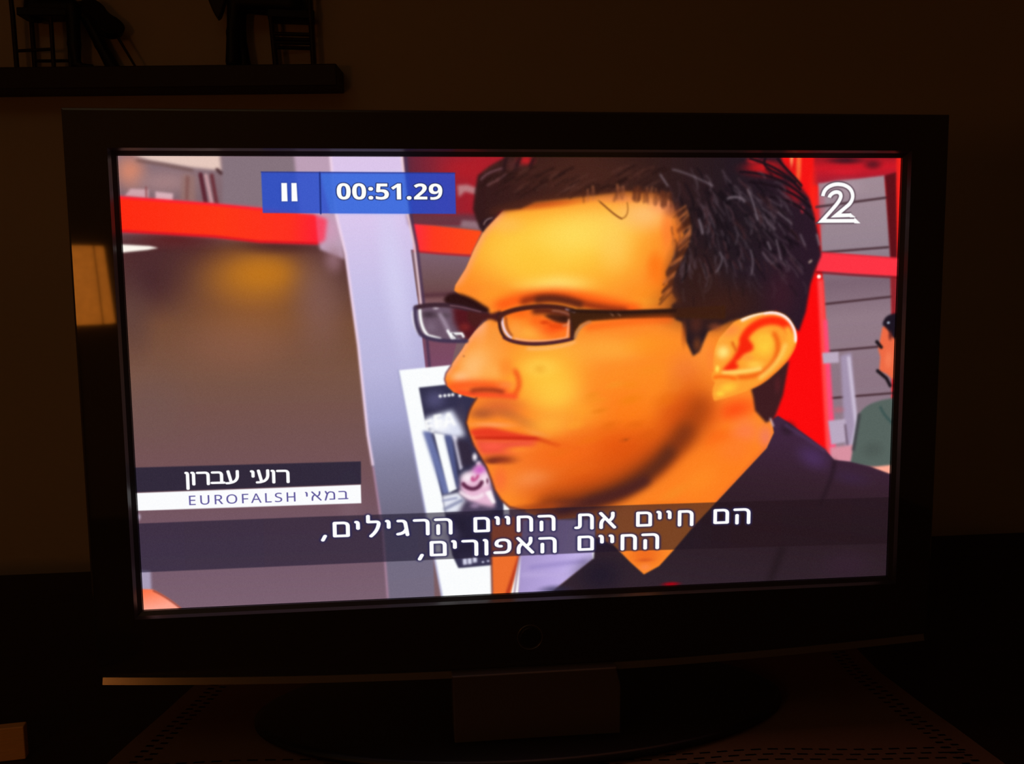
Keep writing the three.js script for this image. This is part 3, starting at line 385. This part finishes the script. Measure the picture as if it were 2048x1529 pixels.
{
  const Y = SCREEN_Y - TABLE - 0.004;
  const at = (name, geo, mat, x = 0, y = 0, z = 0, parent = tv) => mesh(name, geo, mat, parent, x, parent === tv ? Y + y : y, z);
  const f = (i) => outline('frame', i), s = (i) => outline('screen', i), lip = s(0.008);
  const bezel = at('bezel', merge([ring(f(0.002), -0.03, f(0), -0.024), ring(f(0), -0.024, f(0), FRONT - 0.003), ring(f(0), FRONT - 0.003, f(0.0009), FRONT - 0.0009), ring(f(0.0009), FRONT - 0.0009, f(0.003), FRONT), ring(f(0.003), FRONT, lip, FRONT)]), M.bezel);
  bezel.userData.label = 'glossy black bezel reflecting the lamp';
  at('inner_lip', merge([ring(lip, FRONT, s(0.0055), 0.0075), ring(s(0.0055), 0.0075, s(0.001), 0.003), ring(s(0.001), 0.003, s(0.001), -0.002)]), M.lip);
  const tex = new THREE.CanvasTexture(picture.canvas); tex.colorSpace = THREE.SRGBColorSpace; tex.anisotropy = 8;
  const glow = new THREE.MeshStandardMaterial({ color: 0x000000, roughness: 0.9, emissive: 0xffffff, emissiveMap: tex, emissiveIntensity: 1 });
  const screen = at('screen', new THREE.PlaneGeometry(2 * W2 + 0.001, 2 * H2 + 0.001), glow);
  screen.userData.label = 'lit screen with a paused news interview, captions and a timer';
  const light = new THREE.RectAreaLight(new THREE.Color().setRGB(...picture.mean), SCREEN_LIGHT, 2 * W2, 2 * H2);
  light.name = 'screen_light'; light.position.set(0, Y, 0.002); light.rotation.y = Math.PI; tv.add(light);
  // casing behind
  at('back_cover', merge([ring(f(0.002), -0.03, f(0.012), -0.036), ring(f(0.012), -0.036, f(0.06), -0.075), ring(f(0.06), -0.075, f(0.16), -0.095), moved(new THREE.PlaneGeometry(2 * OUT - 0.31, TOP - BOT - 0.29).rotateX(Math.PI), 0, -0.02, -0.0949)]), M.shell);
  // bottom trim strip: a satin edge tipped slightly upwards
  {
    const v = [], n = 60, P = (x, k) => { const y = BOT - SAG * (1 - (x / OUT) ** 2); return [[x, y + 0.0005, FRONT - 0.001], [x, y + 0.0005, FRONT + 0.0006], [x, y - 0.0075, FRONT + 0.0034], [x, y - 0.0085, FRONT - 0.001], [x, y - 0.0085, -0.02]][k]; };
    for (let i = 0; i < n; i++) for (let k = 0; k < 4; k++) { const x0 = -0.513 + 1.026 * i / n, x1 = -0.513 + 1.026 * (i + 1) / n, a = P(x0, k), b = P(x1, k), c = P(x1, k + 1), d = P(x0, k + 1); v.push(...a, ...d, ...c, ...a, ...c, ...b); }
    const g = new THREE.BufferGeometry(); g.setAttribute('position', new THREE.Float32BufferAttribute(v, 3)); g.computeVertexNormals();
    at('bottom_trim', g, M.trim);
  }
  // round power button under the picture
  const pb = at('power_button', new THREE.LatheGeometry([[0, 0.0008], [0.011, 0.0008], [0.0125, 0.0002], [0.0125, -0.002]].map((q) => new THREE.Vector2(...q)), 48).rotateX(Math.PI / 2), M.button, -0.0024, -0.3194, FRONT);
  mesh('button_ring', new THREE.TorusGeometry(0.0155, 0.0007, 8, 64), M.trim, pb, 0, 0, 0.0002);
  // neck plate in front of the casing
  const sh = new THREE.Shape(); sh.moveTo(-0.0985, 0); sh.lineTo(0.1015, 0); sh.lineTo(0.107, -0.022); sh.lineTo(0.107, -0.088); sh.lineTo(-0.097, -0.088); sh.closePath();
  at('neck', new THREE.ExtrudeGeometry(sh, { depth: 0.05, bevelEnabled: true, bevelThickness: 0.003, bevelSize: 0.002, bevelSegments: 3 }), M.neck, 0, -0.3595, -0.024);
  // oval foot
  const prof = [[0, 0], [0.985, 0], [1, 0.003], [1, 0.007], [0.97, 0.0115], [0.7, 0.014], [0, 0.016]].map(([r, y]) => new THREE.Vector2(r * 0.357, y));
  at('base', new THREE.LatheGeometry(prof, 96).scale(1, 1, 0.46), M.base, 0.0, -0.456, -0.085);
}

// ---------------------------------------------------------------- table, cloth, wooden box
const table = thing('table', 'large dark wooden table that the television and its cloth stand on', 'table', [0, 0, -0.25], YAW);
{
  mesh('table_top', box(2.5, 0.035, 1.1, 0.006), M.table, table, 0, TABLE - 0.0175, 0);
  for (const z of [-0.5, 0.5]) mesh('apron', box(2.3, 0.08, 0.022, 0.003), M.table, table, 0, TABLE - 0.075, z * 0.98);
  for (const x of [-1.16, 1.16]) mesh('apron', box(0.022, 0.08, 0.92, 0.003), M.table, table, x, TABLE - 0.075, 0);
  for (const x of [-1.17, 1.17]) for (const z of [-0.47, 0.47]) mesh('leg', box(0.07, TABLE - 0.035, 0.07, 0.006), M.table, table, x, (TABLE - 0.035) / 2, z);
}
{
  // woven cloth with drawn-thread openings along its edges
  const holes = (u, v) => {                                        // u across (0..1), v from back to front, in metres of cloth
    const x = u * 1.06, z = v * 0.56; let cut = false;
    for (const r of [0.452, 0.464, 0.476]) if (Math.abs(z - r) < 0.0017 && (x / 0.021 + (r === 0.464 ? 0.5 : 0)) % 1 < 0.62 && x > 0.03 && x < 1.03) cut = true;
    for (const c of [0.03, 0.045, 1.015, 1.03]) if (Math.abs(x - c) < 0.005 && (z / 0.0125 + (c > 1.02 || c < 0.04 ? 0.5 : 0)) % 1 < 0.32) cut = true;
    return cut ? 0 : 1;
  };
  const N = 90, Q = 56, pos = [], uv = [], idx = [];
  for (let j = 0; j <= Q; j++) for (let i = 0; i <= N; i++) {
    const u = i / N, v = j / Q, z = -0.4 + 0.56 * v, left = -0.478 - 0.16 * Math.max(0, z + 0.2), right = 0.515 + 0.19 * Math.max(0, z + 0.16);
    pos.push(left + (right - left) * u, TABLE + 0.0022 + 0.0012 * Math.sin(u * 31 + v * 5) * Math.sin(v * 17) * (Math.abs(u - 0.5) > 0.36 || v > 0.8 ? 1 : 0.3), z - 0.02 * u + 0.003 * Math.sin(u * 22)); uv.push(u, v);
    if (i < N && j < Q) { const a = j * (N + 1) + i; idx.push(a, a + N + 1, a + 1, a + 1, a + N + 1, a + N + 2); }
  }
  const g = new THREE.BufferGeometry(); g.setAttribute('position', new THREE.Float32BufferAttribute(pos, 3)); g.setAttribute('uv', new THREE.Float32BufferAttribute(uv, 2)); g.setIndex(idx); g.computeVertexNormals();
  const alpha = texture(2048, 1024, holes, false);
  const weave = texture(512, 512, (u, v) => 0.5 + 0.25 * Math.sin(u * 6.2832 * 128) * Math.sin(v * 6.2832 * 128) + 0.25 * n128(u, v), false, 4, 2);
  const m = new THREE.MeshPhysicalMaterial({ color: new THREE.Color().setRGB(0.19, 0.115, 0.08), roughness: 0.95, alphaMap: alpha, alphaTest: 0.5, bumpMap: weave, bumpScale: 0.0006, side: THREE.DoubleSide });
  const cloth = mesh('table_cloth', g, m, scene); cloth.userData.label = 'woven reddish brown cloth with drawn-thread borders under the television'; cloth.userData.category = 'cloth';
}
const block = thing('wooden_block', 'small orange-brown wooden block at the left edge of the dark table', 'block', [-0.624 - 0.12 * Math.cos(0.22) - 0.007 * Math.sin(0.22), TABLE + 0.0005, 0.036 + 0.12 * Math.sin(0.22) - 0.007 * Math.cos(0.22)], 0.22);
mesh('block', box(0.24, 0.0425, 0.014, 0.0015), M.box, block, 0, 0.02125, 0);

// ---------------------------------------------------------------- shelf and figurines
const SHELF = { y: 1.540, x0: -1.75, x1: -0.386, z1: -0.91, t: 0.046 };
const shelf = thing('wall_shelf', 'dark wooden floating shelf high on the wall carrying two figurines', 'shelf', [(SHELF.x0 + SHELF.x1) / 2, SHELF.y - SHELF.t, (ROOM.z0 + SHELF.z1) / 2]);
mesh('board', box(SHELF.x1 - SHELF.x0, SHELF.t, SHELF.z1 - ROOM.z0 - 0.002, 0.003), M.shelf, shelf, 0, SHELF.t / 2, 0);

const U = 0.00112;                                                 // metres per photo pixel at the figurines
function bodyMesh(bones, res, cell) {                              // one continuous surface around tapered bones
  let lo = new THREE.Vector3(9, 9, 9), hi = lo.clone().negate();
  for (const [a, b, r0, r1] of bones) { const r = Math.max(r0, r1) * 1.5; for (const p of [a, b]) { lo.min(new THREE.Vector3(...p).subScalar(r)); hi.max(new THREE.Vector3(...p).addScalar(r)); } }
  const c = lo.clone().add(hi).multiplyScalar(0.5), half = Math.max(hi.x - lo.x, hi.y - lo.y, hi.z - lo.z) / 2 * 1.08;
  const mc = new MarchingCubes(res, new THREE.MeshStandardMaterial(), false, false, 400000), k = half * 0.03;
  for (let z = 0; z < res; z++) for (let y = 0; y < res; y++) for (let x = 0; x < res; x++) {
    const P = [c.x + (x / (res / 2) - 1) * half, c.y + (y / (res / 2) - 1) * half, c.z + (z / (res / 2) - 1) * half]; let d = 1;
    for (const [a, b, r0, r1] of bones) {
      const ab = [b[0] - a[0], b[1] - a[1], b[2] - a[2]], ap = [P[0] - a[0], P[1] - a[1], P[2] - a[2]], L = ab[0] ** 2 + ab[1] ** 2 + ab[2] ** 2 || 1e-9, t = Math.min(1, Math.max(0, (ab[0] * ap[0] + ab[1] * ap[1] + ab[2] * ap[2]) / L));
      const e = Math.hypot(ap[0] - ab[0] * t, ap[1] - ab[1] * t, ap[2] - ab[2] * t) - (r0 + (r1 - r0) * t), h = Math.max(k - Math.abs(d - e), 0) / k; d = Math.min(d, e) - h * h * k / 4;
    }
    mc.field[x + y * res + z * res * res] = -d / half;
  }
  mc.isolation = 0; mc.update();
  const n = mc.count, pos = new Float32Array(n * 3), nor = new Float32Array(n * 3);
  for (let i = 0; i < n; i++) { pos[3 * i] = c.x + mc.positionArray[3 * i] * half; pos[3 * i + 1] = c.y + mc.positionArray[3 * i + 1] * half; pos[3 * i + 2] = c.z + mc.positionArray[3 * i + 2] * half; nor.set(mc.normalArray.subarray(3 * i, 3 * i + 3), 3 * i); }
  const g = new THREE.BufferGeometry(); g.setAttribute('position', new THREE.BufferAttribute(pos, 3)); g.setAttribute('normal', new THREE.BufferAttribute(nor, 3));
  return g;
}
// measurements below are in photo pixels from each figurine's foot line, x to the right, y up, z towards the room
const sc = (b) => b.map(([p, q, r0, r1 = r0]) => [p.map((v) => v * U), q.map((v) => v * U), r0 * U, r1 * U]);
const bars = (list) => merge(list.map(([a, b, r0, r1 = r0]) => bar(a.map((v) => v * U), b.map((v) => v * U), r0 * U, r1 * U, 10)));
{ // left: seated cellist facing right
  const t = thing('figurine', 'dark seated cellist figurine at the left of the shelf', 'figurine', [-1.0125, SHELF.y + 0.0008, -0.957]);   // pixel 102 is x = 0
  const back = [-60, -42], front = [14, 31];
  for (const [x, z] of [[back[0], 16], [back[1], -18]]) mesh('chair_post', bars([[[x + 1, 0, z], [x, 100, z], 4.6], [[x, 100, z], [x - 5, 205, z], 4.6, 3.5]]), M.bronzeBrown, t);
  for (const [x, z] of [[front[0], 20], [front[1], -14]]) mesh('chair_leg', bars([[[x, 0, z], [x, 95, z], 4]]), M.bronzeBrown, t);
  mesh('chair_seat', merge([moved(box(92 * U, 15 * U, 46 * U, 2 * U), -3 * U, 105 * U, 1 * U, 0, 0.06, 0)]), M.bronze, t);
  mesh('chair_rung', bars([[[-60, 34, 16], [14, 36, 20], 3]]), M.bronzeBrown, t); mesh('chair_rung', bars([[[-42, 23, -18], [31, 22, -14], 3]]), M.bronzeBrown, t);
  mesh('chair_rail', bars([[[-66, 195, 16], [-49, 195, -18], 3]]), M.bronzeBrown, t); mesh('chair_rail', bars([[[-63, 150, 16], [-45, 150, -18], 3]]), M.bronzeBrown, t);
  const body = [[[-22, 112, 0], [-12, 190, 0], 22, 25], [[-12, 190, 0], [-6, 215, 0], 25, 10], [[-6, 215, 0], [-2, 225, 0], 8, 8], [[1, 238, 0], [2, 252, 0], 15, 15], [[12, 240, 0], [16, 238, 0], 6, 4],
    [[-22, 116, 8], [52, 116, 10], 17, 14], [[52, 116, 10], [52, 46, 12], 13, 12], [[52, 46, 12], [54, 12, 12], 12, 9], [[52, 7, 12], [84, 4, 13], 6, 4.5],
    [[-22, 116, -10], [64, 118, -12], 17, 13], [[64, 118, -12], [92, 52, -12], 15, 11], [[92, 52, -12], [114, 8, -12], 11, 13], [[106, 6, -12], [126, 4, -10], 6, 5],
    [[-16, 195, 22], [18, 155, 26], 9, 7], [[18, 155, 26], [60, 150, 24], 7, 5], [[-12, 195, -22], [22, 170, -24], 9, 7], [[22, 170, -24], [30, 205, -6], 7, 5], [[60, 150, 24], [68, 148, 22], 5, 4]];
  mesh('musician', bodyMesh(sc(body), 90), M.bronze, t);
  // cello leaning across the knees: body outline lofted as an extruded waist shape, neck, scroll and end pin
  const cs = new THREE.Shape(); cs.moveTo(0, 0); cs.bezierCurveTo(20, 0, 27, 12, 22, 30); cs.bezierCurveTo(15, 42, 15, 48, 19, 60); cs.bezierCurveTo(20, 78, 10, 82, 0, 84); cs.bezierCurveTo(-10, 82, -20, 78, -19, 60); cs.bezierCurveTo(-15, 48, -15, 42, -22, 30); cs.bezierCurveTo(-27, 12, -20, 0, 0, 0);
  const cb = new THREE.ExtrudeGeometry(cs, { depth: 12, bevelEnabled: true, bevelThickness: 2, bevelSize: 2, bevelSegments: 2, curveSegments: 16 }).translate(0, 0, -6).rotateY(0.9).rotateZ(0.76).scale(U, U, U).translate(138 * U, 62 * U, 14 * U);
  mesh('cello', merge([cb, moved(box(6 * U, 74 * U, 7 * U, 1 * U), 138 * U - 79 * U, 62 * U + 84 * U, 14 * U, 0, 0, 0.76), bar([54 * U - 22 * U, 62 * U + 110 * U, 14 * U], [50 * U - 22 * U, 62 * U + 114 * U, 14 * U], 5 * U, 4 * U)].map((g) => { g = g.index ? g.toNonIndexed() : g; return g; })), M.bronze, t);
  mesh('end_pin', bars([[[132, 68, 14], [170, 0.5, 16], 3, 2.2]]), M.bronzeBrown, t);
}
{ // right: seated figure facing left
  const t = thing('figurine', 'dark figurine seated on a chair at the right end of the shelf', 'figurine', [-0.446 - 75 * U, SHELF.y + 0.0008, -0.955], 0.2);   // pixel 550 is x = 0
  for (const z of [-20, 20]) mesh('chair_post', bars([[[76, 0, z], [73, 100, z], 5, 5], [[73, 100, z], [71, 215, z], 5, 4]]), M.bronzeBrown, t);
  for (const z of [-20, 20]) mesh('chair_leg', bars([[[5, 0, z], [-2, 95, z], 5.5, 4]]), M.bronzeBrown, t);
  mesh('chair_seat', box(88 * U, 18 * U, 48 * U, 4 * U).translate(37 * U, 98 * U, 0), M.bronze, t);
  for (const [y, z] of [[60, 20], [44, 20], [60, -20], [44, -20]]) mesh('chair_rung', bars([[[3, y, z], [75, y + 1, z], 3.5]]), M.bronzeBrown, t);
  for (const y of [150, 180, 208]) mesh('chair_rail', bars([[[72, y, -20], [72, y, 20], 3.5]]), M.bronzeBrown, t);
  const body = [[[38, 118, 0], [26, 195, 0], 27, 27], [[26, 195, 0], [18, 222, 0], 25, 9], [[12, 246, 0], [10, 260, 0], 15, 15], [[-2, 248, 0], [-6, 246, 0], 5, 4],
    [[36, 118, 12], [-66, 118, 12], 18, 15], [[-66, 118, 12], [-74, 60, 13], 14, 10], [[-74, 60, 13], [-76, 8, 13], 10, 12], [[-74, 6, 13], [-82, 4, 13], 6, 4.5],
    [[36, 118, -14], [-60, 120, -14], 18, 15], [[-60, 120, -14], [-62, 60, -14], 14, 12], [[-62, 60, -14], [-56, 8, -14], 12, 13], [[-58, 6, -14], [-66, 4, -14], 6, 4.5],
    [[28, 200, 26], [-10, 165, 30], 10, 8], [[-10, 165, 30], [-70, 165, 26], 8, 6], [[28, 200, -26], [-6, 160, -28], 10, 8], [[-6, 160, -28], [-66, 150, -24], 8, 6], [[30, 112, 0], [14, 104, 0], 18, 14]];
  mesh('musician', bodyMesh(sc(body), 90), M.bronze, t);
  const ht = new THREE.Shape(); ht.moveTo(-78, 185); ht.lineTo(-118, 150); ht.bezierCurveTo(-116, 130, -108, 104, -98, 90); ht.bezierCurveTo(-92, 92, -88, 120, -78, 140); ht.closePath();
  mesh('instrument', new THREE.ExtrudeGeometry(ht, { depth: 18, bevelEnabled: true, bevelThickness: 3, bevelSize: 3, bevelSegments: 2 }).translate(0, 0, -6).scale(U, U, U), M.bronzeBrown, t);
}

// ---------------------------------------------------------------- floor lamp behind the viewer's left shoulder, seen in the bezel
const lamp = thing('floor_lamp', 'lit floor lamp with a ribbed parchment shade mirrored in the left bezel', 'lamp', [LAMP.x, 0, LAMP.z]);
{
  const glow = new THREE.MeshStandardMaterial({ color: new THREE.Color().setRGB(0.5, 0.3, 0.12), roughness: 0.9, emissive: new THREE.Color().setRGB(1, 0.27, 0.025), emissiveIntensity: LAMP.shade, side: THREE.DoubleSide,
    emissiveMap: texture(256, 256, (u, v) => { const k = 0.72 + 0.22 * n32(u, v) + 0.1 * n128(u, v); return [k, k, k]; }, false, 2, 1) });
  const h0 = 0.965, h1 = 1.185;
  mesh('lamp_shade', new THREE.CylinderGeometry(0.088, 0.107, h1 - h0, 64, 1, true), glow, lamp, 0, (h0 + h1) / 2, 0);
  for (let i = 0; i < 6; i++) { const a = -0.587 + i * Math.PI / 3, c = Math.cos(a), s = Math.sin(a); mesh('rib', bar([0.1075 * c, h0, 0.1075 * s], [0.0885 * c, h1, 0.0885 * s], 0.0022), M.iron, lamp); }
  for (const [y, r] of [[h0, 0.107], [h1, 0.088]]) mesh('rim', new THREE.TorusGeometry(r, 0.002, 8, 64).rotateX(Math.PI / 2), M.iron, lamp, 0, y, 0);
  mesh('pole', new THREE.CylinderGeometry(0.009, 0.009, 0.95, 16), M.iron, lamp, 0, 0.495, 0);
  mesh('socket', new THREE.CylinderGeometry(0.016, 0.012, 0.05, 20), M.iron, lamp, 0, 0.99, 0);
  mesh('base', new THREE.LatheGeometry([[0, 0], [0.13, 0], [0.13, 0.012], [0.03, 0.026], [0.012, 0.04], [0, 0.04]].map((q) => new THREE.Vector2(...q)), 48), M.iron, lamp);
  const p = new THREE.PointLight(LAMP.color, LAMP.bulb, 0, 2); p.name = 'lamp_bulb_light'; p.position.set(0, 1.08, 0); p.castShadow = true; p.shadow.radius = 4; lamp.add(p);
  const u = new THREE.SpotLight(LAMP.color, LAMP.up, 0, 0.75, 0.5, 2); u.name = 'lamp_up_light'; u.position.set(0, 1.1, 0); u.target.position.set(0, 2.5, 0); u.castShadow = true; u.shadow.radius = 2; lamp.add(u, u.target);
}

renderer.render(scene, camera);
